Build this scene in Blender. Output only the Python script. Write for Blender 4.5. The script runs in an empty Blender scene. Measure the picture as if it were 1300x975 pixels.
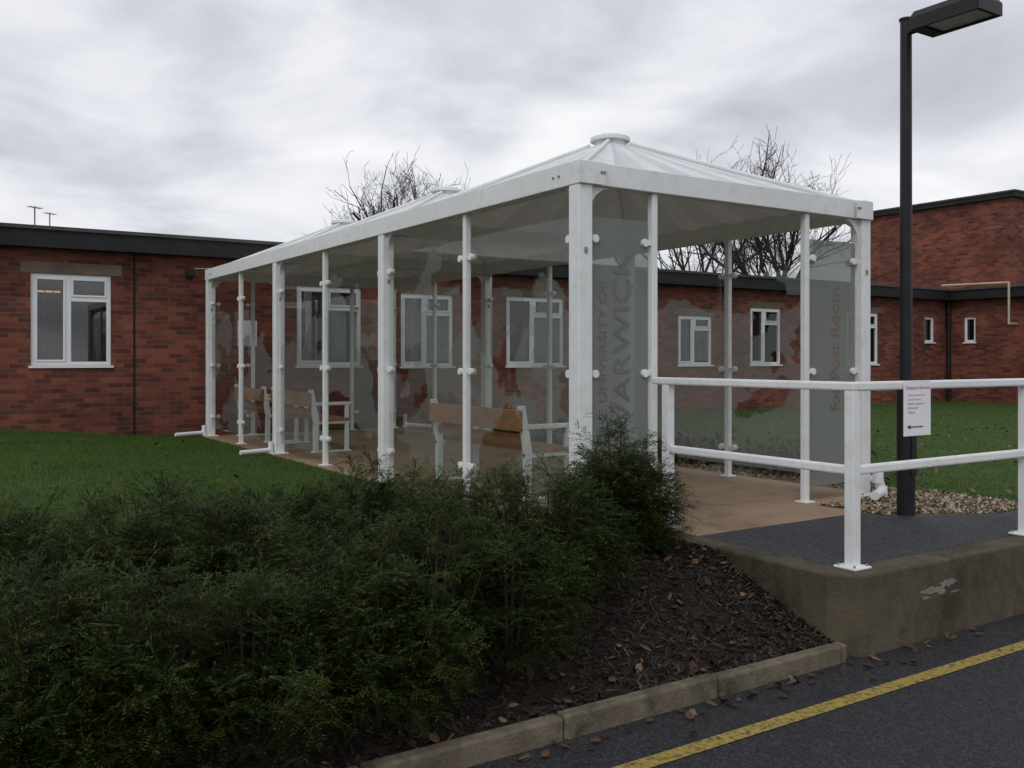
import bpy, math, random
import numpy as np
from mathutils import Vector, Matrix
random.seed(7); rng=np.random.default_rng(7)
S=bpy.context.scene
COL=S.collection
# ---------------------------------------------------------------- helpers
class MB:
    def __init__(s): s.v=[];s.f=[];s.m=[];s.mats=[]
    def mi(s,mat):
        if mat not in s.mats: s.mats.append(mat)
        return s.mats.index(mat)
    def face(s,pts,mat):
        n=len(s.v); s.v+= [tuple(p) for p in pts]; s.f.append(tuple(range(n,n+len(pts)))); s.m.append(s.mi(mat))
    def box(s,x0,x1,y0,y1,z0,z1,mat):
        x0,x1=sorted((x0,x1));y0,y1=sorted((y0,y1));z0,z1=sorted((z0,z1))
        n=len(s.v)
        s.v+=[(x0,y0,z0),(x1,y0,z0),(x1,y1,z0),(x0,y1,z0),(x0,y0,z1),(x1,y0,z1),(x1,y1,z1),(x0,y1,z1)]
        for q in ((0,3,2,1),(4,5,6,7),(0,1,5,4),(1,2,6,5),(2,3,7,6),(3,0,4,7)):
            s.f.append(tuple(n+i for i in q)); s.m.append(s.mi(mat))
    def prism(s,poly,axis,a0,a1,mat):
        def P(p,a):
            return (a,p[0],p[1]) if axis=='x' else ((p[0],a,p[1]) if axis=='y' else (p[0],p[1],a))
        n=len(s.v);k=len(poly)
        s.v+=[P(p,a0) for p in poly]+[P(p,a1) for p in poly]
        s.f.append(tuple(n+i for i in range(k))); s.m.append(s.mi(mat))
        s.f.append(tuple(n+k+i for i in reversed(range(k)))); s.m.append(s.mi(mat))
        for i in range(k):
            j=(i+1)%k
            s.f.append((n+i,n+k+i,n+k+j,n+j)); s.m.append(s.mi(mat))
    def tube(s,p0,p1,r0,r1,mat,n=8,caps=True):
        p0=Vector(p0);p1=Vector(p1);d=(p1-p0)
        if d.length<1e-6:return
        d.normalize()
        a=d.orthogonal().normalized();b=d.cross(a)
        k=len(s.v)
        for p,r in ((p0,r0),(p1,r1)):
            for i in range(n):
                t=2*math.pi*i/n
                s.v.append(tuple(p+a*math.cos(t)*r+b*math.sin(t)*r))
        mi=s.mi(mat)
        for i in range(n):
            j=(i+1)%n
            s.f.append((k+i,k+j,k+n+j,k+n+i)); s.m.append(mi)
        if caps:
            s.f.append(tuple(k+i for i in reversed(range(n)))); s.m.append(mi)
            s.f.append(tuple(k+n+i for i in range(n))); s.m.append(mi)
    def obj(s,name,parent=None,bevel=0,smooth=False,fix=True):
        me=bpy.data.meshes.new(name); me.from_pydata(s.v,[],s.f)
        for m in s.mats: me.materials.append(m)
        me.polygons.foreach_set('material_index',s.m)
        if smooth: me.polygons.foreach_set('use_smooth',[True]*len(s.f))
        me.update()
        if fix:
            import bmesh
            bm=bmesh.new(); bm.from_mesh(me); bmesh.ops.recalc_face_normals(bm,faces=bm.faces); bm.to_mesh(me); bm.free()
        o=bpy.data.objects.new(name,me); COL.objects.link(o)
        if parent: o.parent=parent
        if bevel:
            b=o.modifiers.new('bevel','BEVEL'); b.width=bevel; b.segments=2; b.limit_method='ANGLE'
        return o
def empty(name):
    e=bpy.data.objects.new(name,None); COL.objects.link(e); return e
def mass(name,V,mi,mats,parent=None):
    N,k,_=V.shape
    me=bpy.data.meshes.new(name)
    me.vertices.add(N*k); me.vertices.foreach_set('co',V.reshape(-1).astype(np.float32))
    me.loops.add(N*k); me.loops.foreach_set('vertex_index',np.arange(N*k,dtype=np.int32))
    me.polygons.add(N); me.polygons.foreach_set('loop_start',np.arange(0,N*k,k,dtype=np.int32))
    me.polygons.foreach_set('loop_total',np.full(N,k,dtype=np.int32))
    for m in mats: me.materials.append(m)
    me.polygons.foreach_set('material_index',mi.astype(np.int32))
    me.update(calc_edges=True)
    o=bpy.data.objects.new(name,me); COL.objects.link(o)
    if parent: o.parent=parent
    return o
# ---------------------------------------------------------------- materials
def newmat(name):
    m=bpy.data.materials.new(name); m.use_nodes=True
    nt=m.node_tree; b=nt.nodes['Principled BSDF']; return m,nt,b
def N(nt,t,**kw):
    n=nt.nodes.new(t)
    for k,v in kw.items():
        if k in n.inputs: n.inputs[k].default_value=v
        else: setattr(n,k,v)
    return n
def ramp(nt,stops,interp='LINEAR'):
    r=nt.nodes.new('ShaderNodeValToRGB'); r.color_ramp.interpolation=interp
    e=r.color_ramp.elements
    while len(e)<len(stops): e.new(0.5)
    for i,(p,c) in enumerate(stops):
        e[i].position=p; e[i].color=(c[0],c[1],c[2],1) if not isinstance(c,(int,float)) else (c,c,c,1)
    return r
def noisemat(name,c1,c2,scale=4,detail=6,rough=.8,bump=.2,bscale=40,c3=None,s3=1.,lo=.35,hi=.65,spec=.3,bdist=.01):
    m,nt,b=newmat(name); L=nt.links.new
    tc=N(nt,'ShaderNodeTexCoord')
    n1=N(nt,'ShaderNodeTexNoise',Scale=scale,Detail=detail,Roughness=.65); L(tc.outputs['Object'],n1.inputs['Vector'])
    r=ramp(nt,[(lo,c1),(hi,c2)]); L(n1.outputs['Fac'],r.inputs['Fac'])
    out=r.outputs['Color']
    if c3:
        n3=N(nt,'ShaderNodeTexNoise',Scale=s3,Detail=7,Roughness=.7); L(tc.outputs['Object'],n3.inputs['Vector'])
        r3=ramp(nt,[(.50,0.),(.64,1.)]); L(n3.outputs['Fac'],r3.inputs['Fac'])
        mx=N(nt,'ShaderNodeMixRGB'); L(r3.outputs['Color'],mx.inputs['Fac']); L(out,mx.inputs['Color1']); mx.inputs['Color2'].default_value=(*c3,1)
        out=mx.outputs['Color']
    L(out,b.inputs['Base Color']); b.inputs['Roughness'].default_value=rough
    b.inputs['Specular IOR Level'].default_value=spec
    if bump:
        n2=N(nt,'ShaderNodeTexNoise',Scale=bscale,Detail=4); L(tc.outputs['Object'],n2.inputs['Vector'])
        bp=N(nt,'ShaderNodeBump',Strength=bump,Distance=bdist); L(n2.outputs['Fac'],bp.inputs['Height']); L(bp.outputs['Normal'],b.inputs['Normal'])
    return m
M_white=noisemat('white_painted_steel',(.76,.78,.78),(.70,.72,.72),scale=1.6,rough=.5,bump=.03,c3=(.66,.67,.65),s3=9.)
M_upvc=noisemat('white_upvc',(.80,.82,.84),(.74,.76,.78),scale=3,rough=.35,bump=0)
M_black=noisemat('black_paint',(.010,.010,.012),(.016,.016,.018),scale=6,rough=.45,bump=.05)
M_fascia=noisemat('black_fascia',(.008,.008,.009),(.018,.018,.019),scale=2,rough=.6,bump=.05)
M_felt=noisemat('roof_felt',(.05,.05,.05),(.08,.08,.08),scale=2)
M_conc=noisemat('concrete_kerb',(.10,.082,.058),(.18,.152,.112),scale=5,rough=.9,bump=.6,bscale=60,c3=(.05,.048,.028),s3=2.6)
M_wall=noisemat('weathered_concrete',(.066,.054,.036),(.118,.098,.066),scale=3.5,rough=.9,bump=.6,bscale=45,c3=(.040,.038,.022),s3=1.7)
M_slab=noisemat('tan_concrete_floor',(.25,.17,.105),(.33,.235,.158),scale=2.6,rough=.8,bump=.25,bscale=80,c3=(.17,.115,.078),s3=1.3)
M_lintel=noisemat('concrete_lintel',(.12,.09,.07),(.19,.145,.115),scale=3,rough=.9)
M_bark=noisemat('tree_bark',(.030,.024,.020),(.06,.048,.040),scale=10,rough=.9,bump=0)
M_soil=noisemat('soil',(.010,.007,.006),(.028,.020,.015),scale=14,rough=1,bump=1,bscale=30,bdist=.04)
M_wood=noisemat('bench_wood',(.26,.12,.055),(.38,.19,.10),scale=9,rough=.6,bump=.1)
M_cream=noisemat('cream_pipe',(.42,.36,.24),(.50,.43,.30),scale=3,rough=.5,bump=0)
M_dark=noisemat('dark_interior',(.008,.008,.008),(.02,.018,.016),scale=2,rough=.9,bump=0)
M_blind=noisemat('vertical_blind',(.13,.13,.12),(.18,.17,.155),scale=2,rough=.8,bump=0)
M_grey=noisemat('grey_metal',(.2,.2,.21),(.28,.28,.29),scale=5,rough=.5,bump=0)
M_paper=noisemat('paper',(.76,.76,.81),(.82,.82,.86),scale=3,rough=.6,bump=0)
M_red=noisemat('red_ink',(.6,.03,.08),(.6,.04,.1),bump=0)
M_ink=noisemat('black_ink',(.03,.03,.04),(.03,.03,.04),bump=0)
M_txt=noisemat('etched_letters',(.12,.13,.13),(.15,.16,.16),bump=0,rough=.3)
M_txt2=noisemat('red_brown_letters',(.16,.105,.09),(.20,.13,.11),bump=0,rough=.3)
M_lens=noisemat('lamp_lens',(.30,.31,.30),(.38,.39,.37),scale=8,bump=0,rough=.2)
M_lime=noisemat('lime_stain',(.14,.13,.11),(.24,.23,.20),scale=20,bump=.5)
def asphalt(name,c1,c2,wet=.55):
    m,nt,b=newmat(name);L=nt.links.new
    tc=N(nt,'ShaderNodeTexCoord')
    v=N(nt,'ShaderNodeTexVoronoi',Scale=95.); L(tc.outputs['Object'],v.inputs['Vector'])
    n=N(nt,'ShaderNodeTexNoise',Scale=1.3,Detail=8,Roughness=.72); L(tc.outputs['Object'],n.inputs['Vector'])
    r=ramp(nt,[(.3,c1),(.7,c2)]); L(n.outputs['Fac'],r.inputs['Fac'])
    sp=ramp(nt,[(.0,.4),(.5,1.),(1.,2.4)]); L(v.outputs['Color'],sp.inputs['Fac'])
    mx=N(nt,'ShaderNodeMixRGB',blend_type='MULTIPLY',Fac=1.); L(r.outputs['Color'],mx.inputs['Color1']); L(sp.outputs['Color'],mx.inputs['Color2'])
    L(mx.outputs['Color'],b.inputs['Base Color'])
    rr=ramp(nt,[(.35,wet),(.65,.85)]); L(n.outputs['Fac'],rr.inputs['Fac']); L(rr.outputs['Color'],b.inputs['Roughness'])
    bp=N(nt,'ShaderNodeBump',Strength=.8,Distance=.008); L(v.outputs['Distance'],bp.inputs['Height']); L(bp.outputs['Normal'],b.inputs['Normal'])
    b.inputs['Specular IOR Level'].default_value=.3
    return m
M_road=asphalt('road_asphalt',(.015,.015,.018),(.030,.030,.034))
M_path=asphalt('path_asphalt',(.028,.029,.034),(.046,.047,.053))
def yellow():
    m,nt,b=newmat('yellow_road_paint');L=nt.links.new
    tc=N(nt,'ShaderNodeTexCoord')
    n=N(nt,'ShaderNodeTexNoise',Scale=30.,Detail=7,Roughness=.8); L(tc.outputs['Object'],n.inputs['Vector'])
    r=ramp(nt,[(.40,(.045,.042,.032)),(.49,(.27,.20,.035)),(.7,(.40,.30,.055))]); L(n.outputs['Fac'],r.inputs['Fac'])
    L(r.outputs['Color'],b.inputs['Base Color']); b.inputs['Roughness'].default_value=.7
    return m
M_yellow=yellow()
def brick():
    m,nt,b=newmat('red_brick');L=nt.links.new
    tc=N(nt,'ShaderNodeTexCoord'); sx=N(nt,'ShaderNodeSeparateXYZ'); L(tc.outputs['Object'],sx.inputs[0])
    ad=N(nt,'ShaderNodeMath',operation='ADD'); L(sx.outputs['X'],ad.inputs[0]); L(sx.outputs['Y'],ad.inputs[1])
    cb=N(nt,'ShaderNodeCombineXYZ'); L(ad.outputs[0],cb.inputs['X']); L(sx.outputs['Z'],cb.inputs['Y'])
    br=N(nt,'ShaderNodeTexBrick',Scale=1.); L(cb.outputs[0],br.inputs['Vector'])
    br.inputs['Brick Width'].default_value=.225; br.inputs['Row Height'].default_value=.075
    br.inputs['Mortar Size'].default_value=.006; br.inputs['Mortar Smooth'].default_value=.3
    br.inputs['Color1'].default_value=(.25,.076,.046,1); br.inputs['Color2'].default_value=(.085,.032,.030,1)
    br.inputs['Mortar'].default_value=(.15,.105,.08,1); br.inputs['Bias'].default_value=-.08
    n=N(nt,'ShaderNodeTexNoise',Scale=.9,Detail=7,Roughness=.7); L(cb.outputs[0],n.inputs['Vector'])
    r=ramp(nt,[(.3,.5),(.7,1.2)]); L(n.outputs['Fac'],r.inputs['Fac'])
    mx=N(nt,'ShaderNodeMixRGB',blend_type='MULTIPLY',Fac=1.); L(br.outputs['Color'],mx.inputs['Color1']); L(r.outputs['Color'],mx.inputs['Color2'])
    L(mx.outputs['Color'],b.inputs['Base Color']); b.inputs['Roughness'].default_value=.85; b.inputs['Specular IOR Level'].default_value=.2
    iv=N(nt,'ShaderNodeMath',operation='SUBTRACT'); iv.inputs[0].default_value=1; L(br.outputs['Fac'],iv.inputs[1])
    bp=N(nt,'ShaderNodeBump',Strength=.5,Distance=.008); L(iv.outputs[0],bp.inputs['Height']); L(bp.outputs['Normal'],b.inputs['Normal'])
    return m
M_brick=brick()
def winglass():
    m,nt,b=newmat('window_glass');L=nt.links.new
    nt.nodes.remove(b); o=nt.nodes['Material Output']
    t=N(nt,'ShaderNodeBsdfTransparent'); t.inputs[0].default_value=(.7,.75,.75,1)
    g=N(nt,'ShaderNodeBsdfGlossy',Roughness=.02); g.inputs['Color'].default_value=(.9,.9,.9,1)
    mx=N(nt,'ShaderNodeMixShader',Fac=.10); L(t.outputs[0],mx.inputs[1]); L(g.outputs[0],mx.inputs[2]); L(mx.outputs[0],o.inputs[0])
    return m
M_win=winglass()
def panel(name,full=False,thr=.5,haze=.3):
    m,nt,b=newmat(name);L=nt.links.new
    nt.nodes.remove(b); o=nt.nodes['Material Output']
    t=N(nt,'ShaderNodeBsdfTransparent'); t.inputs[0].default_value=(.86,.89,.87,1)
    g=N(nt,'ShaderNodeBsdfGlossy',Roughness=.02); g.inputs['Color'].default_value=(.8,.8,.8,1)
    # two-sided Schlick reflectance of a thin sheet
    ge=N(nt,'ShaderNodeNewGeometry'); dt=N(nt,'ShaderNodeVectorMath',operation='DOT_PRODUCT'); L(ge.outputs['Incoming'],dt.inputs[0]); L(ge.outputs['Normal'],dt.inputs[1])
    ab=N(nt,'ShaderNodeMath',operation='ABSOLUTE'); L(dt.outputs['Value'],ab.inputs[0])
    iv=N(nt,'ShaderNodeMath',operation='SUBTRACT'); iv.inputs[0].default_value=1.; L(ab.outputs[0],iv.inputs[1])
    pw=N(nt,'ShaderNodeMath',operation='POWER'); pw.inputs[1].default_value=5.; L(iv.outputs[0],pw.inputs[0])
    ma=N(nt,'ShaderNodeMath',operation='MULTIPLY_ADD'); ma.inputs[1].default_value=.9; ma.inputs[2].default_value=.07; L(pw.outputs[0],ma.inputs[0])
    clear=N(nt,'ShaderNodeMixShader'); L(ma.outputs[0],clear.inputs[0]); L(t.outputs[0],clear.inputs[1]); L(g.outputs[0],clear.inputs[2])
    d=N(nt,'ShaderNodeBsdfDiffuse'); d.inputs[0].default_value=(.30,.33,.31,1)
    tl=N(nt,'ShaderNodeBsdfTranslucent'); tl.inputs[0].default_value=(.40,.43,.41,1)
    m1=N(nt,'ShaderNodeMixShader',Fac=.5); L(d.outputs[0],m1.inputs[1]); L(tl.outputs[0],m1.inputs[2])
    fz=N(nt,'ShaderNodeMixShader',Fac=(.84 if full else haze)); L(t.outputs[0],fz.inputs[1]); L(m1.outputs[0],fz.inputs[2])
    if full:
        L(fz.outputs[0],o.inputs[0]); return m
    tc=N(nt,'ShaderNodeTexCoord')
    mp=N(nt,'ShaderNodeMapping'); mp.inputs['Scale'].default_value=(1,.75,1.15); mp.inputs['Location'].default_value=(.3,1.2,.7); L(tc.outputs['Object'],mp.inputs[0])
    n=N(nt,'ShaderNodeTexNoise',Scale=1.1,Detail=8,Roughness=.5); L(mp.outputs[0],n.inputs['Vector'])
    sx=N(nt,'ShaderNodeSeparateXYZ'); L(tc.outputs['Object'],sx.inputs[0])
    zr=N(nt,'ShaderNodeMapRange'); zr.inputs['From Min'].default_value=2.0; zr.inputs['From Max'].default_value=2.6; zr.inputs['To Min'].default_value=0.; zr.inputs['To Max'].default_value=.16; L(sx.outputs['Z'],zr.inputs['Value'])
    sb=N(nt,'ShaderNodeMath',operation='SUBTRACT'); L(n.outputs['Fac'],sb.inputs[0]); L(zr.outputs[0],sb.inputs[1])
    r=ramp(nt,[(thr,0.),(thr+.008,1.)]); L(sb.outputs[0],r.inputs['Fac'])
    out=N(nt,'ShaderNodeMixShader'); L(r.outputs['Color'],out.inputs[0]); L(clear.outputs[0],out.inputs[1]); L(fz.outputs[0],out.inputs[2])
    L(out.outputs[0],o.inputs[0]); return m
M_etch=panel('etched_map_glass',thr=.48,haze=.36)
M_etchb=panel('etched_map_glass_rear',thr=.47,haze=.42)
M_frost=panel('frosted_glass',full=True)
def roofm(name,c,f):
    m,nt,b=newmat(name);L=nt.links.new
    o=nt.nodes['Material Output']
    tc=N(nt,'ShaderNodeTexCoord'); n=N(nt,'ShaderNodeTexNoise',Scale=3.,Detail=5); L(tc.outputs['Object'],n.inputs['Vector'])
    r=ramp(nt,[(.35,tuple(x*.9 for x in c)),(.6,c)]); L(n.outputs['Fac'],r.inputs['Fac']); L(r.outputs['Color'],b.inputs['Base Color']); b.inputs['Roughness'].default_value=.5
    tl=N(nt,'ShaderNodeBsdfTranslucent'); tl.inputs[0].default_value=(.5,.47,.43,1)
    mx=N(nt,'ShaderNodeMixShader',Fac=f); L(b.outputs[0],mx.inputs[1]); L(tl.outputs[0],mx.inputs[2]); L(mx.outputs[0],o.inputs[0])
    return m
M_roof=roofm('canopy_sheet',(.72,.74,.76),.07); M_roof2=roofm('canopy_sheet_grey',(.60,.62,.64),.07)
def leafm(name,c1,c2,scale=3.,rough=.6,tr=.25):
    m,nt,b=newmat(name);L=nt.links.new; o=nt.nodes['Material Output']
    tc=N(nt,'ShaderNodeTexCoord'); n=N(nt,'ShaderNodeTexNoise',Scale=scale,Detail=3); L(tc.outputs['Object'],n.inputs['Vector'])
    r=ramp(nt,[(.35,c1),(.65,c2)]); L(n.outputs['Fac'],r.inputs['Fac']); L(r.outputs['Color'],b.inputs['Base Color'])
    b.inputs['Roughness'].default_value=rough; b.inputs['Specular IOR Level'].default_value=.15
    tl=N(nt,'ShaderNodeBsdfTranslucent'); L(r.outputs['Color'],tl.inputs[0])
    mx=N(nt,'ShaderNodeMixShader',Fac=tr); L(b.outputs[0],mx.inputs[1]); L(tl.outputs[0],mx.inputs[2]); L(mx.outputs[0],o.inputs[0])
    return m
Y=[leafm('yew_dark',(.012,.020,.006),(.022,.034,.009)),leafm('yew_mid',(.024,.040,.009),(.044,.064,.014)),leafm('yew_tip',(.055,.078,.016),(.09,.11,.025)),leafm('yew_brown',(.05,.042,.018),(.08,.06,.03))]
G=[leafm('grass_a',(.042,.098,.014),(.066,.136,.022),1.2),leafm('grass_b',(.062,.118,.022),(.090,.155,.030),1.2),leafm('grass_c',(.10,.112,.038),(.13,.135,.05),1.2)]
CH=[noisemat('bark_chip_a',(.016,.011,.009),(.026,.018,.014),bump=0),noisemat('bark_chip_b',(.032,.021,.016),(.048,.032,.023),bump=0),noisemat('bark_chip_c',(.065,.045,.032),(.10,.07,.05),bump=0)]
LF=[noisemat('leaf_brown',(.08,.042,.022),(.12,.062,.03),bump=0),noisemat('leaf_tan',(.14,.085,.05),(.19,.12,.07),bump=0),noisemat('leaf_dark',(.035,.02,.014),(.05,.028,.018),bump=0)]
GV=[noisemat('gravel_a',(.25,.19,.12),(.32,.24,.16),bump=0),noisemat('gravel_b',(.14,.10,.07),(.2,.15,.1),bump=0),noisemat('gravel_c',(.38,.33,.26),(.45,.4,.32),bump=0)]
M_lawn=noisemat('lawn_turf',(.030,.066,.012),(.055,.104,.020),scale=2.2,detail=8,rough=1,bump=.6,bscale=90,c3=(.06,.072,.022),s3=.9,bdist=.03)
M_ground=noisemat('ground_earth',(.04,.06,.02),(.06,.07,.03),scale=.5)
M_gravbase=noisemat('gravel_base',(.10,.07,.045),(.22,.165,.11),scale=30,bump=1,bscale=60)
# ---------------------------------------------------------------- terrain
FZ=.45
def ss(t):
    t=np.clip(t,0,1); return t*t*(3-2*t)
def lawnz(x,y):
    return .44+.20*ss((-x-.9)/3.)*ss((y-1.)/6+.2)+.012*np.sin(x*1.7+y)*ss((-x-.6)/1.)
def bedz(x,y):
    l=lawnz(x,y)
    return .075+(l-.075)*ss(y/1.12)+.014*np.sin(x*5.1+y*3)*np.sin(y*6+x*2)*ss(y/.2)
def grid(x0,x1,y0,y1,res,fz):
    nx=max(2,int((x1-x0)/res)+1);ny=max(2,int((y1-y0)/res)+1)
    X,Yy=np.meshgrid(np.linspace(x0,x1,nx),np.linspace(y0,y1,ny)); Z=fz(X,Yy)
    v=np.stack([X,Yy,Z],-1).reshape(-1,3).tolist()
    f=[(j*nx+i,j*nx+i+1,(j+1)*nx+i+1,(j+1)*nx+i) for j in range(ny-1) for i in range(nx-1)]
    return v,f
def gridobj(name,patches,mat):
    V=[];F=[]
    for p in patches:
        v,f=grid(*p); n=len(V); V+=v; F+=[tuple(n+i for i in q) for q in f]
    me=bpy.data.meshes.new(name); me.from_pydata(V,[],F); me.materials.append(mat)
    me.polygons.foreach_set('use_smooth',[True]*len(F)); me.update()
    o=bpy.data.objects.new(name,me); COL.objects.link(o); return o
g=MB(); g.face([(-500,-500,-.03),(500,-500,-.03),(500,500,-.03),(-500,500,-.03)],M_ground); g.obj('ground')
g=MB(); g.face([(-60,-7,0),(60,-7,0),(60,.05,0),(-60,.05,0)],M_road); g.obj('road')
g=MB(); g.face([(-60,-.41,.004),(60,-.41,.004),(60,-.325,.004),(-60,-.325,.004)],M_yellow); g.obj('yellow_road_line')
gridobj('lawn',[(-30,-.40,2.15,12.3,.2,lawnz),(2.0,40,.15,12.3,2.,lambda x,y:np.full_like(x,.435))],M_lawn)
gridobj('planting_bed',[(-12,0.02,.06,2.2,.06,lambda x,y:bedz(x,y)-.004)],M_soil)
g=MB(); x=-14.0
while x<-.01:
    L_=.93; g.box(x+.004,min(x+L_-.004,-.004),-.0,.075,-.05,.10+random.uniform(-.006,.006),M_conc); x+=L_
g.obj('kerb',bevel=.012)
rw=empty('retaining_wall')
g=MB(); g.prism([(0.0,.14),(.14,0.),(40,0.),(40,.2),(.2,.2),(.2,1.86),(0.,1.86)],'z',-.1,.45,M_wall)
g.obj('wall_body',rw,bevel=.014)
rd=random.Random(4); g=MB()
for (cx,cz,w,h) in ((.78,.285,.14,.022),(.93,.31,.09,.028),(.70,.25,.05,.012),(1.0,.25,.05,.008),(.86,.265,.05,.02)):
    g.face([(cx+w*math.cos(a)*rd.uniform(.6,1.1),-.0025-.0004*cx,cz+h*math.sin(a)*rd.uniform(.5,1.15)) for a in [2*math.pi*i/26 for i in range(26)]],M_lime)
g.obj('lime_stain',rw,fix=False)
g=MB(); g.prism([(.203,1.36),(1.95,1.36),(1.95,1.80),(2.9,1.80),(2.9,11.45),(-.47,11.45),(-.47,1.864),(.203,1.864)],'z',.2,.45,M_slab); 
g.obj('concrete_floor',bevel=.006)
g=MB(); g.face([(.203,.203,.4455),(40,.203,.4455),(40,.74,.4455),(2.75,.76,.4455),(2.05,1.15,.4455),(1.96,1.356,.4455),(.203,1.356,.4455)],M_path); g.obj('asphalt_path')
g=MB(); g.face([(1.955,1.357,.441),(2.06,1.16,.441),(2.75,.78,.441),(3.5,.85,.441),(3.45,2.2,.441),(3.25,11.9,.441),(2.902,11.9,.441),(2.902,1.796,.441),(1.955,1.796,.441)],M_gravbase); g.obj('gravel_strip')
n=5200; P=np.zeros((n,3)); k=0
while k<n:
    x=rng.uniform(1.96,3.5); y=rng.uniform(.8,2.3) if rng.random()<.62 else rng.uniform(2.2,8)
    if y<1.8 and x>2.0 and y>1.2-.55*(x-2.05) or (1.8<=y and 2.91<x<3.35): P[k]=(x,y,.446); k+=1
def chips(P,lmin,lmax,wmin,wmax,tilt,kk=4):
    n=len(P); l=rng.uniform(lmin,lmax,n)/2; w=rng.uniform(wmin,wmax,n)/2; a=rng.uniform(0,2*np.pi,n)
    d=np.stack([np.cos(a),np.sin(a),rng.normal(0,tilt,n)],-1); s=np.stack([-np.sin(a),np.cos(a),rng.normal(0,tilt,n)],-1)
    c=np.array([(-1,-.5),(-.4,-1),(.5,-.9),(1,-.1),(.6,.9),(-.5,1)]) if kk==6 else np.array([(-1,-1),(1,-.7),(.9,1),(-1,.8)])
    C=c[None]+rng.normal(0,.16,(n,len(c),2))
    V=P[:,None,:]+d[:,None,:]*(l[:,None]*C[:,:,0])[:,:,None]+s[:,None,:]*(w[:,None]*C[:,:,1])[:,:,None]
    V[:,:,2]+=np.abs(tilt)*l[:,None]
    return V
mass('gravel',chips(P,.015,.035,.012,.03,.5,6),rng.integers(0,3,n),GV)
n=22000; x=-6*rng.random(n)**1.3+0; y=rng.uniform(.085,2.1,n); P=np.stack([x-.01,y,bedz(x,y)+.004],-1)
mass('bark_mulch',chips(P,.015,.055,.005,.015,.4),rng.choice(3,n,p=[.5,.40,.10]),CH)
n=420; x=rng.uniform(-5,-.05,n); y=rng.uniform(.1,2.1,n)**1.; P1=np.stack([x,y,bedz(x,y)+.012],-1)
n2=75; x=rng.uniform(-3.5,1.2,n2); y=-np.abs(rng.normal(0,.09,n2))-.025; P2=np.stack([x,y,np.full(n2,.010)],-1)
n3=700; x=rng.uniform(2.95,12,n3); y=rng.uniform(.9,11,n3); P3=np.stack([x,y,np.full(n3,.47)],-1)
n4=1500; x=rng.normal(3.6,.45,n4); y=rng.uniform(2.3,9,n4); P4=np.stack([np.clip(x,2.95,5),y,np.full(n4,.48)],-1)
n5=60; x=rng.uniform(-5,-.6,n5); y=rng.uniform(2.3,11,n5); P5=np.stack([x,y,lawnz(x,y)+.04],-1)
P=np.concatenate([P1,P2,P3,P4,P5]); mass('fallen_leaves',chips(P,.03,.065,.02,.045,.35,6),rng.choice(3,len(P),p=[.4,.2,.4]),LF)
n=5000; cx_=rng.uniform(3.2,4.2,60); cy_=rng.uniform(3.0,9.5,60); ii=rng.integers(0,60,n)
P=np.stack([cx_[ii]+rng.normal(0,.12,n),cy_[ii]+rng.normal(0,.14,n),.46+np.abs(rng.normal(0,.09,n))],-1)
mass('bedding_plants',chips(P,.03,.07,.02,.04,.9,6),rng.choice(4,n,p=[.4,.15,.3,.15]),LF+[Y[1]])
def blades(x,y,z,h,w):
    n=len(x); a=rng.uniform(0,2*np.pi,n); hh=rng.uniform(.5,1.,n)*h
    b=np.stack([x,y,z],-1); s=np.stack([np.cos(a),np.sin(a),np.zeros(n)],-1)*w/2
    tip=b+np.stack([rng.normal(0,.4,n)*hh,rng.normal(0,.4,n)*hh,hh],-1)
    return np.stack([b-s,b+s,tip],1)
n=110000; x=rng.uniform(-6.,-.48,n); y=2.1+10*rng.random(n)**1.3
V1=blades(x,y,lawnz(x,y)-.004,.045,.007)
n=80000; x=3.0+17.4*rng.random(n)**1.5; y=rng.uniform(.78,12.1,n); kp=~((x<3.5)&(y<2.4)|(x<3.3)); x=x[kp];y=y[kp]
V2=blades(x,y,np.full(len(x),.432),.045,.008)
V=np.concatenate([V1,V2]); mass('grass',V,rng.choice(3,len(V),p=[.5,.38,.12]),G)
# ---------------------------------------------------------------- shelter
X0,X1=-.363,2.712; YB=[1.92+3.137*i for i in range(4)]
TOP=FZ+2.57; BB=TOP-.165
sh=empty('glass_walkway_shelter')
g=MB(); t=MB(); pl=MB(); cl=MB()
def wide(x,y):
    g.box(x-.06,x+.06,y-.06,y+.06,FZ,BB,M_white)
    pl.box(x-.10,x+.10,y-.10,y+.10,FZ+.001,FZ+.016,M_white)
    for dx,dy in ((-.08,-.08),(.08,-.08),(-.08,.08),(.08,.08)): pl.tube((x+dx,y+dy,FZ+.015),(x+dx,y+dy,FZ+.035),.009,.009,M_grey,6)
def thin(x,y):
    t.box(x-.027,x+.027,y-.027,y+.027,FZ,BB,M_white)
    pl.box(x-.06,x+.06,y-.06,y+.06,FZ+.001,FZ+.013,M_white)
for y in YB:
    for x in (X0,X1): wide(x,y)
for i in range(3):
    for x in (X0,X1): thin(x,(YB[i]+YB[i+1])/2)
XD0,XD1=.30,1.98
for y in (YB[0],YB[3]):
    thin(XD0,y); thin(XD1,y)
g.obj('main_posts',sh,bevel=.008); t.obj('slim_posts',sh,bevel=.006); pl.obj('base_plates',sh,bevel=.003)
g=MB()
for x in (X0,X1):
    g.box(x-.065,x+.065,YB[0]-.075,YB[3]+.075,BB,TOP,M_white)
for i,y in enumerate(YB):
    g.box(X0+.065,X1-.065,y-.055,y+.055,BB+.003,TOP-.003,M_white)
g.obj('eaves_beams',sh,bevel=.006)
g=MB()
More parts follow.
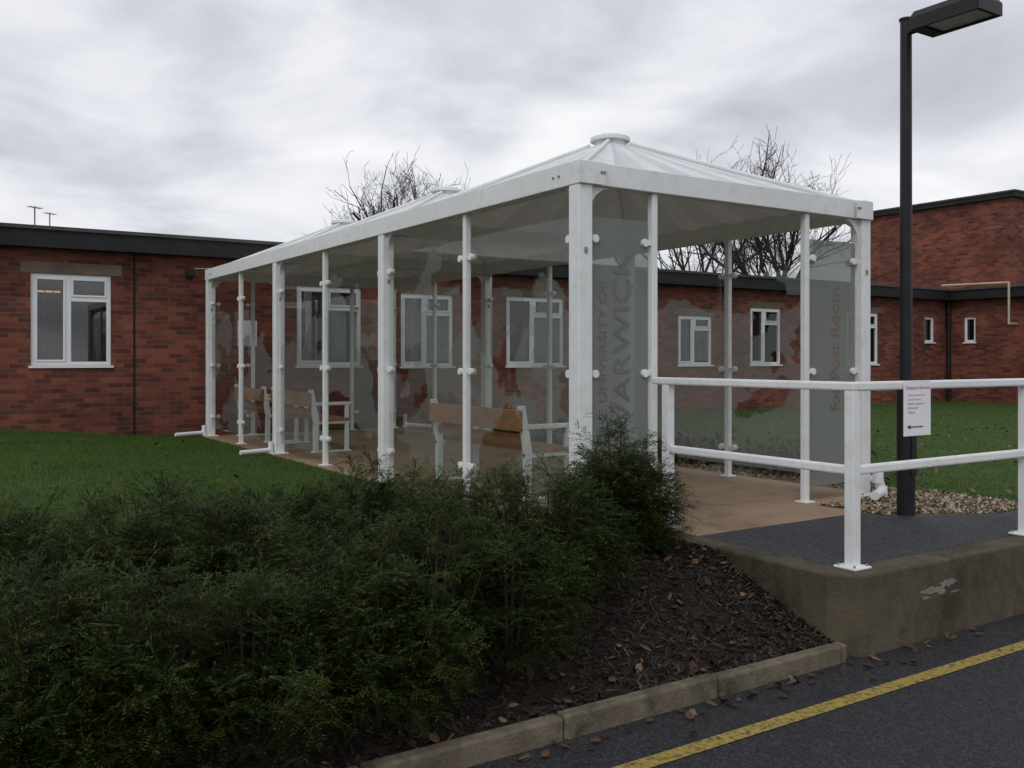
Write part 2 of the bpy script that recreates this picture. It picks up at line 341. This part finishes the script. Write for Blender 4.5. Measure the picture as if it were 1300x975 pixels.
for y in (YB[0],YB[3]):
    sg=-1 if y==YB[0] else 1
    for x,s2 in ((X0,1),(X1,-1)):
        g.box(x-.06*s2,x+.16*s2,y+sg*.078,y+sg*.084,BB+.004,TOP-.01,M_white)
        for dx in (.12,.145): 
            g.tube((x+dx*s2,y+sg*.083,BB+.09),(x+dx*s2,y+sg*.093,BB+.09),.01,.01,M_grey,6)
for y in YB:
    for x,sx in ((X0,-1),(X1,1)):
        for k in (-.035,.035):
            if y in (YB[0],YB[3]): 
                g.tube((x+sx*.064,y+k+(.2 if y==YB[0] else -.2),BB+.08),(x+sx*.073,y+k+(.2 if y==YB[0] else -.2),BB+.08),.01,.01,M_grey,6)
    for (x,s2) in ((X0,1),(X1,-1)):
        pts=[(x+s2*.06,BB-.001),(x+s2*.26,BB-.001)]+[(x+s2*(.06+.2*(1-math.sin(a))),BB-.2*(1-math.cos(a)) -.001) for a in [math.pi/8*i for i in range(1,5)]]
        g.prism(pts,'y',y-.02,y+.02,M_white)
for i,y in enumerate(YB):
    for x in (X0,X1):
        for s in ((1,) if i==0 else ((-1,) if i==3 else (-1,1))):
            pts=[(y+s*.06,BB-.001),(y+s*.2,BB-.001)]+[(y+s*(.06+.14*(1-math.sin(a))),BB-.14*(1-math.cos(a))-.001) for a in [math.pi/8*k for k in range(1,5)]]
            g.prism(pts,'x',x-.012,x+.012,M_white)
    g.box(X0-.012,X0+.012,y-.068,y-.0605,2.38,2.42,M_grey)
    g.box(X1-.012,X1+.012,y-.068,y-.0605,2.38,2.42,M_grey)
g.obj('brackets_and_bolts',sh)
g=MB(); h=MB(); cp=MB()
for i in range(3):
    cx=(X0+X1)/2; cy=(YB[i]+YB[i+1])/2
    hx=(X1-X0)/2-.05; hy=(YB[1]-YB[0])/2-.04; r=.13; zt=3.62; n=20
    corners=[(-1,-1),(1,-1),(1,1),(-1,1)]
    for s in range(4):
        a=corners[s]; b=corners[(s+1)%4]
        row=[]
        for k in range(n+1):
            f=k/n; px=a[0]+(b[0]-a[0])*f; py=a[1]+(b[1]-a[1])*f
            dz=0 if k%2==0 else -.028
            row.append(((cx+px*hx,cy+py*hy,TOP-.005+dz),(cx+px*hx*.5,cy+py*hy*.5,(TOP+zt)/2+.02+dz*.7),(cx+px*r,cy+py*r,zt)))
        for k in range(n):
            for q in range(2):
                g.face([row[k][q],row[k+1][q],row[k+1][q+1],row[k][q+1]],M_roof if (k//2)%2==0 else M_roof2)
        c0=row[0]; h.tube((c0[0][0],c0[0][1],c0[0][2]+.01),(c0[1][0],c0[1][1],c0[1][2]+.01),.018,.018,M_white,6); h.tube((c0[1][0],c0[1][1],c0[1][2]+.01),(c0[2][0],c0[2][1],c0[2][2]+.01),.018,.018,M_white,6)
    cp.tube((cx,cy,3.58),(cx,cy,3.66),.15,.14,M_white,20); cp.tube((cx,cy,3.655),(cx,cy,3.69),.185,.185,M_white,24); cp.tube((cx,cy,3.69),(cx,cy,3.715),.183,.12,M_white,24)
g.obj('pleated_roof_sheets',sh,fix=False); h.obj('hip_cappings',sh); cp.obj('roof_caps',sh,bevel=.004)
g=MB()
PZ0,PZ1=FZ+.13,FZ+2.2
def clampx(x,y,z,s):
    cl.box(x-.016,x+.016,y,y+s*.055,z-.018,z+.018,M_white); cl.tube((x-.026,y+s*.058,z),(x+.026,y+s*.058,z),.030,.030,M_white,12)
def clampy(x,y,z,s):
    cl.box(x,x+s*.055,y-.016,y+.016,z-.018,z+.018,M_white); cl.tube((x+s*.058,y-.026,z),(x+s*.058,y+.026,z),.030,.030,M_white,12)
for x in (X0,X1):
    for i in range(3):
        ym=(YB[i]+YB[i+1])/2
        for a,b,wa,wb in ((YB[i],ym,.06,.027),(ym,YB[i+1],.027,.06)):
            g.face([(x,a+wa+.025,PZ0),(x,b-wb-.025,PZ0),(x,b-wb-.025,PZ1),(x,a+wa+.025,PZ1)],M_etch if x==X0 else M_etchb)
            for z in (FZ+.3,FZ+1.09,FZ+2.04):
                clampx(x,a+wa,z,1); clampx(x,b-wb,z,-1)
for y in (YB[0],YB[3]):
    for a,b,wa,wb in ((X0,XD0,.06,.027),(XD1,X1,.027,.06)):
        m=M_frost if y==YB[0] else M_etchb
        g.face([(a+wa+.02,y,PZ0),(b-wb-.02,y,PZ0),(b-wb-.02,y,PZ1),(a+wa+.02,y,PZ1)],m)
        for z in (FZ+.3,FZ+1.09,FZ+2.04):
            clampy(a+wa,y,z,1); clampy(b-wb,y,z,-1)
g.obj('glass_panels',sh,fix=False); cl.obj('glass_clamps',sh,bevel=.004)
def text(name,body,loc,rot,size,mat,parent,sx=1.):
    c=bpy.data.curves.new(name,'FONT'); c.body=body; c.size=size; c.materials.append(mat); c.fill_mode='FRONT'
    o=bpy.data.objects.new(name,c); COL.objects.link(o); o.location=loc; o.rotation_euler=rot; o.parent=parent; o.scale=(sx,1,1); return o
RU=(math.radians(90),math.radians(-90),0)
text('warwick_lettering','WARWICK',(.08,YB[0]-.006,FZ+.60),RU,.215,M_txt,sh,1.28)
text('university_lettering','THE UNIVERSITY OF',(-.135,YB[0]-.006,FZ+.62),RU,.10,M_txt,sh,1.25)
text('post_room_lettering','for Post Room',(2.42,YB[0]-.006,FZ+.75),RU,.17,M_txt2,sh,1.05)
# ---------------------------------------------------------------- drain pipes
def pipe(name,pts,r=.035):
    m=MB()
    for a,b in zip(pts[:-1],pts[1:]): m.tube(a,b,r,r,M_white,12)
    for p in pts[1:-1]:
        m.tube((p[0],p[1],p[2]-.045),(p[0],p[1],p[2]+.045),r*1.15,r*1.15,M_white,12)
    return m.obj(name,bevel=.003)
pipe('drain_pipe',[(X0-.10,YB[3],.62),(X0-.10,YB[3],.51),(X0-.55,YB[3]-.1,.50)],.03)
pipe('drain_pipe.001',[(X0-.10,YB[2],.60),(X0-.10,YB[2],.50),(X0-.5,YB[2]-.05,.49)],.03)
pipe('drain_pipe.002',[(X1+.02,YB[0]-.11,.60),(X1+.02,YB[0]-.16,.62),(X1+.06,YB[0]-.17,.50),(X1-.22,YB[0]-.3,.50)],r=.04)
pipe('drain_pipe.003',[(X1+.11,YB[3]-.3,.7),(X1+.11,YB[3]-.3,.52),(X1+.45,YB[3]-.6,.50)])
# ---------------------------------------------------------------- benches
def bench(name,x,y0,y1):
    e=empty(name); f=MB(); w=MB(); z=FZ
    for y in (y0,y1-.05,):
        f.prism([(x-.03,z+.0),(x+.03,z+.0),(x+.04,z+.42),(x-.03,z+.80),(x-.09,z+.80),(x-.03,z+.40)],'y',y,y+.05,M_white)
        f.box(x+.40,x+.45,y,y+.05,z,z+.62,M_white)
        f.box(x-.03,x+.46,y+.001,y+.049,z+.36,z+.40,M_white)
        f.box(x-.06,x+.48,y-.003,y+.053,z+.60,z+.64,M_white)
        f.box(x-.05,x+.48,y-.005,y+.055,z+.001,z+.02,M_white)
    for k in range(4): w.box(x+.05+k*.105,x+.14+k*.105,y0-.02,y1+.02,z+.402,z+.435,M_wood)
    w.box(x-.095,x-.055,y0+.0,y1-.0,z+.585,z+.765,M_wood)
    w.box(x-.015,x+.02,y0+.052,y1-.052,z+.47,z+.55,M_wood)
    f.obj('bench_frame',e,bevel=.006); w.obj('wood_slats',e,bevel=.006)
bench('park_bench',.10,3.25,4.85); bench('park_bench.001',.06,8.0,9.5); bench('park_bench.002',.02,9.75,11.1)
# ---------------------------------------------------------------- railing
e=empty('handrail_fence'); g=MB(); rx,ry=.25,.16
posts=[(rx,1.70),(rx,ry),(2.09,ry),(3.95,ry),(5.8,ry),(7.65,ry)]
for x,y in posts:
    g.box(x-.032,x+.032,y-.032,y+.032,FZ,1.462,M_white); g.box(x-.075,x+.075,y-.075,y+.075,FZ+.001,FZ+.014,M_white)
    for dx,dy in ((-.055,-.055),(.055,-.055),(-.055,.055),(.055,.055)): g.tube((x+dx,y+dy,FZ+.013),(x+dx,y+dy,FZ+.028),.008,.008,M_grey,6)
g.obj('posts',e,bevel=.006)
g=MB()
g.box(rx-.03,rx+.03,ry-.03,1.84,1.463,1.515,M_white); g.box(rx+.031,9,ry-.03,ry+.03,1.463,1.515,M_white)
g.box(rx-.022,rx+.022,ry+.033,1.667,.98,1.035,M_white); 
xs=[p[0] for p in posts[1:]]+[9.0]
for a,b in zip(xs[:-1],xs[1:]): g.box(a+.033,b-.033,ry-.022,ry+.022,.98,1.035,M_white)
g.obj('rails',e,bevel=.012)
e=empty('paper_notice'); nx=rx+.43
g=MB(); g.box(nx,nx+.27,ry-.036,ry-.034,1.185,1.515,M_paper); g.obj('sheet',e)
R0=(math.radians(90),0,0)
text('heading','Temporary Entrance',(nx+.015,ry-.038,1.465),R0,.029,M_red,e)
for k,s in enumerate(('Please use the other door','for post and parcels','Reception is open from','8.30 until 5.00','Thank you')): text('line_%d'%(k+1),s,(nx+.04,ry-.038,1.425-k*.026),R0,.0165,M_red if k<2 else M_ink,e)
g=MB(); g.box(nx+.06,nx+.19,ry-.0385,ry-.0375,1.236,1.242,M_ink); g.face([(nx+.03,ry-.038,1.239),(nx+.065,ry-.038,1.226),(nx+.065,ry-.038,1.252)],M_ink); g.obj('arrow',e,fix=False)
# ---------------------------------------------------------------- lamp
e=empty('street_lamp'); lx,ly=2.18,1.12
g=MB(); g.tube((lx,ly,.43),(lx,ly,1.42),.068,.068,M_black,20); g.tube((lx,ly,1.42),(lx,ly,1.47),.068,.046,M_black,20); g.tube((lx,ly,1.47),(lx,ly,4.26),.046,.043,M_black,20); g.tube((lx,ly,4.26),(lx,ly,4.275),.052,.052,M_black,16)
g.box(lx-.03,lx+.03,ly-.0685,ly-.071,.75,1.15,M_black)
g.obj('column',e)
g=MB(); hx0,hx1,hy0,hy1=1.98,2.28,.42,.96
g.box(lx-.03,lx+.03,hy1-.02,ly,4.15,4.21,M_black)
hz=4.10; A=[(hx0,hy0),(hx1,hy0),(hx1,hy1),(hx0,hy1)]; B=[(hx0+.03,hy0+.03),(hx1-.03,hy0+.03),(hx1-.03,hy1-.02),(hx0+.03,hy1-.02)]
C=[(hx0+.025,hy0+.03),(hx1-.025,hy0+.03),(hx1-.025,hy1-.10),(hx0+.025,hy1-.10)]
for i in range(4):
    j=(i+1)%4
    g.face([(*A[i],hz),(*A[j],hz),(*A[j],hz+.09),(*A[i],hz+.09)],M_black); g.face([(*A[i],hz+.09),(*A[j],hz+.09),(*B[j],hz+.14),(*B[i],hz+.14)],M_black)
    g.face([(*A[i],hz),(*A[j],hz),(*C[j],hz),(*C[i],hz)],M_black); g.face([(*C[i],hz),(*C[j],hz),(*C[j],hz+.02),(*C[i],hz+.02)],M_black)
g.face([(*p,hz+.14) for p in B],M_black); g.face([(*p,hz+.015) for p in C],M_lens)
g.obj('lamp_head',e,fix=True)
# ---------------------------------------------------------------- buildings
GZ=.40; RT=3.58; FH=.30; WY=12.16
def wall(mb,s0,s1,z0,z1,holes,pos,mat,depth=.1):
    xs=sorted({s0,s1,*[h[0] for h in holes],*[h[1] for h in holes]}); zs=sorted({z0,z1,*[h[2] for h in holes],*[h[3] for h in holes]})
    for a,b in zip(xs[:-1],xs[1:]):
        for c,d in zip(zs[:-1],zs[1:]):
            mx,mz=(a+b)/2,(c+d)/2
            if any(h[0]<mx<h[1] and h[2]<mz<h[3] for h in holes): continue
            mb.face([pos(a,0,c),pos(b,0,c),pos(b,0,d),pos(a,0,d)],mat)
    for h in holes:
        a,b,c,d=h
        for p,q in (((a,c),(b,c)),((b,c),(b,d)),((b,d),(a,d)),((a,d),(a,c))):
            mb.face([pos(p[0],0,p[1]),pos(q[0],0,q[1]),pos(q[0],depth,q[1]),pos(p[0],depth,p[1])],mat)
def bx(mb,pos,s0,s1,d0,d1,z0,z1,mat):
    p=pos(s0,d0,z0);q=pos(s1,d1,z1); mb.box(p[0],q[0],p[1],q[1],p[2],q[2],mat)
def window(name,pos,h,parent,style='std',blind=True,lit=False):
    a,b,c,d=h; f=MB(); w=b-a; fw=.06; D0,D1=.03,.09
    bx(f,pos,a,b,D0,D1,c,c+fw,M_upvc); bx(f,pos,a,b,D0,D1,d-fw,d,M_upvc)
    bx(f,pos,a,a+fw,D0,D1,c+fw,d-fw,M_upvc); bx(f,pos,b-fw,b,D0,D1,c+fw,d-fw,M_upvc)
    if style=='std':
        m=a+w*.46; bx(f,pos,m-.04,m+.04,D0+.002,D1-.002,c+fw,d-fw,M_upvc)
        zt=d-(d-c)*.27; bx(f,pos,m+.04,b-fw,D0+.003,D1-.003,zt-.035,zt+.035,M_upvc)
        for (p,q,r,s) in ((m+.04,b-fw,zt+.035,d-fw),(a+fw,m-.04,c+fw,d-fw)):
            t=.03
            bx(f,pos,p,q,D0-.012,D0+.03,r,r+t,M_upvc);bx(f,pos,p,q,D0-.012,D0+.03,s-t,s,M_upvc);bx(f,pos,p,p+t,D0-.012,D0+.03,r+t,s-t,M_upvc);bx(f,pos,q-t,q,D0-.012,D0+.03,r+t,s-t,M_upvc)
    bx(f,pos,a-.03,b+.03,-.035,.029,c-.035,c-.001,M_upvc)
    f.obj(name+'_frame',parent,bevel=.004)
    g=MB(); g.face([pos(a+fw,.06,c+fw),pos(b-fw,.06,c+fw),pos(b-fw,.06,d-fw),pos(a+fw,.06,d-fw)],M_win); g.obj(name+'_glass',parent,fix=False)
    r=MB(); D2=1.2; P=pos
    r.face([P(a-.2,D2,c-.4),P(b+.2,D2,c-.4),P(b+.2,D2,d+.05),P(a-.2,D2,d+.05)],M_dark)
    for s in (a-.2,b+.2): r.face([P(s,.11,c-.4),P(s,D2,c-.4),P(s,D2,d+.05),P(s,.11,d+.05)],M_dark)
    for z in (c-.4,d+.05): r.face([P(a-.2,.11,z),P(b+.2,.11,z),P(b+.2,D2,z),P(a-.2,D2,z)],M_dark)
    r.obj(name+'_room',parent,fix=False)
    if blind:
        v=MB(); s=a+fw+.02; rr=random.Random(len(name)+int(a*10))
        while s<b-fw-.03:
            if rr.random()<.8: v.face([P(s,.2,c+.1),P(s+.022,.27,c+.1),P(s+.022,.27,d-.02),P(s,.2,d-.02)],M_blind)
            s+=.12
        if not v.f: v.face([P(a+.1,.2,c+.1),P(a+.122,.27,c+.1),P(a+.122,.27,d-.02),P(a+.1,.2,d-.02)],M_blind)
        v.obj(name+'_blind',parent,fix=False)
    if lit:
        l=MB(); mm,nt,bb=newmat('warm_strip_light'); bb.inputs['Emission Color'].default_value=(1,.55,.2,1); bb.inputs['Emission Strength'].default_value=.6
        bx(l,pos,a+.12,a+.46,.5,.55,d-.25,d-.225,mm); l.obj('ceiling_light',parent)
front=lambda s,d,z:(s,WY+d,z)
B=empty('brick_building')
holes=[(-2.76,-1.65,1.54,2.92),(1.32,2.52,1.52,2.90),(3.3,4.4,1.5,2.85),(5.6,7.0,1.5,2.88),(10.17,11.22,1.5,2.62),(12.48,13.55,1.5,2.86),(16.05,17.35,1.5,2.85),(19.43,19.87,2.1,2.80)]
g=MB(); wall(g,-25,20.5,GZ-.1,RT-FH+.01,holes,front,M_brick); 
g.box(-2.9,-1.5,WY-.004,WY+.09,2.925,3.09,M_lintel)
for h in holes[1:7]: g.box(h[0]-.12,h[1]+.12,WY-.004,WY+.09,h[3]+.005,h[3]+.15,M_lintel)
WX=20.5; left=lambda s,d,z:(WX+d,s,z)
wh=[(11.33,11.66,2.1,2.80),(6.5,7.6,1.5,2.86)]
wall(g,5,WY,GZ-.1,RT-FH+.01,wh,left,M_brick)
g.face([(WX,5,GZ-.1),(32,5,GZ-.1),(32,5,RT-FH),(WX,5,RT-FH)],M_brick)
g.obj('brick_walls',B,fix=False)
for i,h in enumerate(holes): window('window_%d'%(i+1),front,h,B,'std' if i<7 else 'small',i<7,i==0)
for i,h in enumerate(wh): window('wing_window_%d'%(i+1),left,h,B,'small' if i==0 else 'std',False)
g=MB(); g.box(-25,WX-.28,WY-.26,22,RT-FH,RT,M_fascia); g.box(WX-.28,32,4.7,22,RT-FH,RT,M_fascia)
g.box(-25,WX-.33,WY-.30,22,RT-.045,RT+.012,M_felt)
g.box(WX-.33,32,4.66,22,RT-.045,RT+.012,M_felt)
g.obj('flat_roof',B,bevel=.004)
g=MB()
g.box(-1.33,-1.30,WY-.006,WY+.01,GZ,RT-FH,M_dark)
g.tube((WX-.12,WY-.12,GZ),(WX-.12,WY-.12,RT-FH),.05,.05,M_black,10)
g.tube((WX-.36,10.2,2.55),(WX-.36,10.2,3.66),.03,.03,M_cream,8); g.tube((WX-.36,10.2,3.66),(WX-.36,12.1,3.70),.03,.03,M_cream,8); g.tube((WX-.36,10.2,2.57),(WX,10.2,2.57),.03,.03,M_cream,8)
g.box(-.52,-.45,WY-.08,WY-.003,2.93,3.06,M_black); g.box(-.54,-.41,WY-.14,WY-.08,2.97,3.08,M_black)
g.tube((-.4,WY-.02,3.1),(-.05,WY-.02,3.12),.008,.008,M_paper,6)
for xx in (7.6,15.1): g.tube((xx,WY-.07,GZ),(xx,WY-.07,RT-FH),.04,.04,M_black,10)
g.obj('wall_fittings',B)
g=MB(); g.box(.30,.62,WY-.03,WY-.002,1.85,2.28,M_paper); g.obj('wall_notice')
T=empty('two_storey_brick_building')
g=MB(); g.box(21.5,34,10.85,15.4,RT+.02,6.15,M_brick); g.obj('brick_walls',T)
g=MB(); g.box(21.38,34.1,10.73,15.5,6.15,6.30,M_fascia); g.box(21.35,34.1,10.70,15.5,6.28,6.33,M_felt); g.obj('flat_roof',T)
def W2L(X,Yv): return ((X-1.83)*.8384+(Yv-5.06)*.545, -(X-1.83)*.5465+(Yv-5.06)*.8375)
for px,Yd,zz in ((45,17.,262),(64,19.8,270)):
    a,b=W2L((px-650)/1180*Yd,Yd); g=MB(); zt=1.65+(455-zz)/1180*Yd
    g.tube((a,b,RT),(a,b,zt),.014,.014,M_grey,5); g.tube((a-.10,b-.07,zt-.02),(a+.12,b+.08,zt-.02),.009,.009,M_grey,4)
    for k in range(-2,3): g.tube((a+k*.05-.04,b+k*.035+.06,zt-.02),(a+k*.05+.04,b+k*.035-.06,zt-.02),.006,.006,M_grey,4)
    g.obj('tv_aerial' if px==45 else 'tv_aerial.001')
# ---------------------------------------------------------------- bare trees
def baretree(name,x,y,H,R,seed,crown,lev=5):
    rd=random.Random(seed); g=MB()
    zc=H*.62; hz=H*.38
    ph=[rd.uniform(0,6.28) for _ in range(4)]
    def seg(p,d,L,r,l):
        n=4 if l<2 else 3; q=p
        for i in range(n):
            d=(d+Vector((rd.gauss(0,.17),rd.gauss(0,.17),rd.gauss(0,.12)+(.04 if l>1 else 0)))).normalized()
            q2=q+d*(L/n)
            az=math.atan2(q2.y-y,q2.x-x); el=math.atan2(q2.z-zc,math.hypot(q2.x-x,q2.y-y))
            lump=1+.16*math.sin(3*az+ph[0])+.14*math.sin(5*az+4*el+ph[1])+.12*math.sin(7*el+2*az+ph[2])
            ee=(((q2.x-x)/crown)**2+((q2.y-y)/crown)**2+((q2.z-zc)/hz)**2)/lump**2
            if ee>rd.uniform(.5,1.6) and l>1: return
            ra=max(.009,r*(1-.5*i/n)); rb=max(.008,r*(1-.5*(i+1)/n))
            g.tube(q,q2,ra,rb,M_bark,6 if l<2 else 3,False)
            if l<lev:
                for c in range(2):
                    if l>=3 and rd.random()<.3: continue
                    ang=rd.uniform(.35,.95); a2=rd.uniform(0,6.283)
                    o=d.orthogonal().normalized(); o.rotate(Matrix.Rotation(a2,3,d))
                    nd=(d*math.cos(ang)+o*math.sin(ang)); nd.z+=.12
                    seg(q2,nd.normalized(),L*rd.uniform(.45,.68),rb*rd.uniform(.5,.65),l+1)
            q=q2
    b0=Vector((x,y,.3)); fork=Vector((x+.1,y,H*.3)); g.tube(b0,fork,R,R*.75,M_bark,8,False)
    for k in range(8):
        az=6.283*k/8+rd.uniform(-.3,.3); sp=rd.uniform(.3,1.2) if k<7 else .1
        d=Vector((math.cos(az)*sp,math.sin(az)*sp,1)).normalized()
        seg(fork,d,H*rd.uniform(.5,.66),R*.5,1)
    return g.obj(name,fix=False)
def treeat(name,px,Yd,ytop,R,seed,crown,lev=4):
    a,b=W2L((px-650)/1180*Yd,Yd); z=1.65+(455-ytop)/1180*Yd
    return baretree(name,a,b,z,R,seed,crown,lev=lev)
treeat('bare_tree',512,40,205,.2,3,3.6,5)
treeat('bare_tree.001',990,44,188,.24,5,4.4,5)
treeat('bare_tree.002',885,50,205,.2,9,3.2,4)
# ---------------------------------------------------------------- yew shrubs
def yew(name,loc,H,R,seed,nsh=800):
    r=np.random.default_rng(seed); polys=[];mis=[]
    nst=max(12,int(30*R/.45)); stems=[]
    sb=MB()
    for i in range(nst):
        az=r.uniform(0,6.283); rr=R*math.sqrt(r.random()); 
        top=np.array([math.cos(az)*rr,math.sin(az)*rr,H*(1.0-.42*(rr/R)**1.8)*r.uniform(.72,1.02)])
        stems.append(top); mid=top*np.array([.6,.6,.45])
        b0=np.array([math.cos(az)*.04,math.sin(az)*.04,-.03])
        sb.tube(b0,mid,.012,.007,M_bark,5,False); sb.tube(mid,top,.007,.002,M_bark,4,False)
    stems=np.array(stems)
    for k in range(nsh+nst*3):
        lead=k>=nsh
        s=stems[(k-nsh)//3] if lead else stems[r.integers(nst)]
        t=1. if lead else r.uniform(.12,1.)**.75
        mid=s*np.array([.6,.6,.45]); c=(mid*(t/.5) if t<.5 else mid+(s-mid)*((t-.5)/.5))
        if lead: c=c-np.array([0,0,.05])*((k-nsh)%3)
        az=r.uniform(0,6.283); up=r.uniform(-.1,.5) if t<.8 else r.uniform(.3,1.2)
        if lead: up=r.uniform(1.2,3.0)
        out=np.array([c[0],c[1],0]); out/= (np.linalg.norm(out)+.05)
        d=np.array([math.cos(az),math.sin(az),up])+out*.8; d/=np.linalg.norm(d)
        L=r.uniform(.13,.29)*(1.15-.4*t) if not lead else r.uniform(.10,.16)
        up_=np.array([0,0,1.])+r.normal(0,.25,3); s_=np.cross(d,up_); s_/=np.linalg.norm(s_)
        subs=[(c,d,L)]
        for q in range(r.integers(3,6) if not lead else 2):
            f=r.uniform(.15,.8); sd=d*.75+s_*r.choice([-1,1])*.75+np.array([0,0,r.normal(0,.12)]); sd/=np.linalg.norm(sd); subs.append((c+d*L*f,sd,L*r.uniform(.35,.6)))
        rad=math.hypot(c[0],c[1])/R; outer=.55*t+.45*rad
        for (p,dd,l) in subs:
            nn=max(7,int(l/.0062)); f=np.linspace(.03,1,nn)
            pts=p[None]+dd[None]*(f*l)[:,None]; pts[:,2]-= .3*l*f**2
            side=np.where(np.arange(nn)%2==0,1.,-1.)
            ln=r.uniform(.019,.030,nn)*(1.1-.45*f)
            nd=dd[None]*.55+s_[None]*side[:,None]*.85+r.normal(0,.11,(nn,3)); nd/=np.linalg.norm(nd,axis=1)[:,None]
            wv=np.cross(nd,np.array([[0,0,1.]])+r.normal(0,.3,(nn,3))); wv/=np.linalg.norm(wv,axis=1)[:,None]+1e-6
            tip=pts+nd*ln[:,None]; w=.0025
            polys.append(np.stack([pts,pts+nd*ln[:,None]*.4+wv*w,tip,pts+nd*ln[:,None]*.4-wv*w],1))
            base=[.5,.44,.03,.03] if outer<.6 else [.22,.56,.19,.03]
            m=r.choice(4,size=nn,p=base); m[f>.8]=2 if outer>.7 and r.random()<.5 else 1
            mis.append(m)
    V=np.concatenate(polys); mi=np.concatenate(mis)
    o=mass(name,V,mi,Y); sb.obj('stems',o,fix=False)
    o.location=loc
    return o
def place(px,Yd): return W2L((px-650)/1180*Yd,Yd)
def Lz(a,b): return float(bedz(np.array(a),np.array(b)))
cfg=[ (788,5.7,522,.26,800),(765,5.55,556,.24,560),(825,5.9,588,.17,260),(590,4.75,552,.38,600),(690,5.0,562,.34,520),(545,4.2,625,.36,500),(450,5.0,585,.34,480),
 (420,4.1,640,.38,540),(300,4.4,628,.40,580),(190,4.6,602,.42,600),(75,4.2,625,.42,600),(330,3.5,725,.38,560),(180,3.45,700,.40,580),(40,3.3,680,.42,580),(-70,4.0,640,.42,440),(110,2.95,810,.34,460),(650,4.4,650,.36,500),(735,5.15,615,.26,360),(500,3.8,720,.34,440),(530,5.5,595,.30,340),(360,4.9,605,.34,400)]
tot=0
for i,(px,Yd,yt,R,ns) in enumerate(cfg):
    a,b=place(px,Yd); b=max(b,.34); z=Lz(a,b); H=1.65-(yt-455)/1180*Yd-z
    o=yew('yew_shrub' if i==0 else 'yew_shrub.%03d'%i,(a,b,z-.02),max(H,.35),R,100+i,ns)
    tot+=len(o.data.polygons)
# ---------------------------------------------------------------- light
sd=Vector((-.75,-.55,.95)).normalized()
sun=bpy.data.lights.new('sun','SUN'); sun.energy=.85; sun.angle=math.radians(30); sun.color=(1,.97,.92)
so=bpy.data.objects.new('sun',sun); COL.objects.link(so); so.rotation_euler=(-sd).to_track_quat('-Z','Y').to_euler(); so.location=(0,0,20)
w=bpy.data.worlds.new('World'); S.world=w; w.use_nodes=True; nt=w.node_tree; L=nt.links.new
bg=nt.nodes['Background']; bg.inputs['Strength'].default_value=1.
sky=N(nt,'ShaderNodeTexSky'); sky.sky_type='NISHITA'; sky.sun_disc=False; sky.sun_elevation=math.asin(sd.z); sky.sun_rotation=math.atan2(sd.x,sd.y)
sc=N(nt,'ShaderNodeVectorMath',operation='SCALE'); sc.inputs['Scale'].default_value=.08; L(sky.outputs[0],sc.inputs[0])
tc=N(nt,'ShaderNodeTexCoord'); sx=N(nt,'ShaderNodeSeparateXYZ'); L(tc.outputs['Generated'],sx.inputs[0])
az=N(nt,'ShaderNodeMath',operation='MAXIMUM'); az.inputs[1].default_value=0; L(sx.outputs['Z'],az.inputs[0])
ad=N(nt,'ShaderNodeMath',operation='ADD'); ad.inputs[1].default_value=.22; L(az.outputs[0],ad.inputs[0])
dv=N(nt,'ShaderNodeVectorMath',operation='DIVIDE'); cb=N(nt,'ShaderNodeCombineXYZ')
for k in 'XYZ': L(ad.outputs[0],cb.inputs[k])
L(tc.outputs['Generated'],dv.inputs[0]); L(cb.outputs[0],dv.inputs[1])
n1=N(nt,'ShaderNodeTexNoise',Scale=1.7,Detail=7,Roughness=.5,Distortion=.4); L(dv.outputs[0],n1.inputs['Vector'])
r=ramp(nt,[(.30,(.53,.54,.60)),(.43,(.67,.68,.74)),(.55,(.85,.86,.91)),(.66,(.99,.99,1.0))]); L(n1.outputs['Fac'],r.inputs['Fac'])
mx=N(nt,'ShaderNodeMixRGB',Fac=.95); L(sc.outputs[0],mx.inputs['Color1']); L(r.outputs['Color'],mx.inputs['Color2'])
L(mx.outputs[0],bg.inputs['Color'])
# ---------------------------------------------------------------- camera
cam=bpy.data.cameras.new('camera'); co=bpy.data.objects.new('camera',cam); COL.objects.link(co)
cam.sensor_width=36; cam.lens=36*1180/1300; cam.shift_y=-.025; cam.clip_end=2000; cam.clip_start=.05
co.location=(-4.29,-3.24,1.65); co.rotation_euler=(math.radians(90),0,-math.atan2(.545,.8375))
S.camera=co
S.view_settings.view_transform='Standard'; S.view_settings.look='None'; S.view_settings.exposure=0
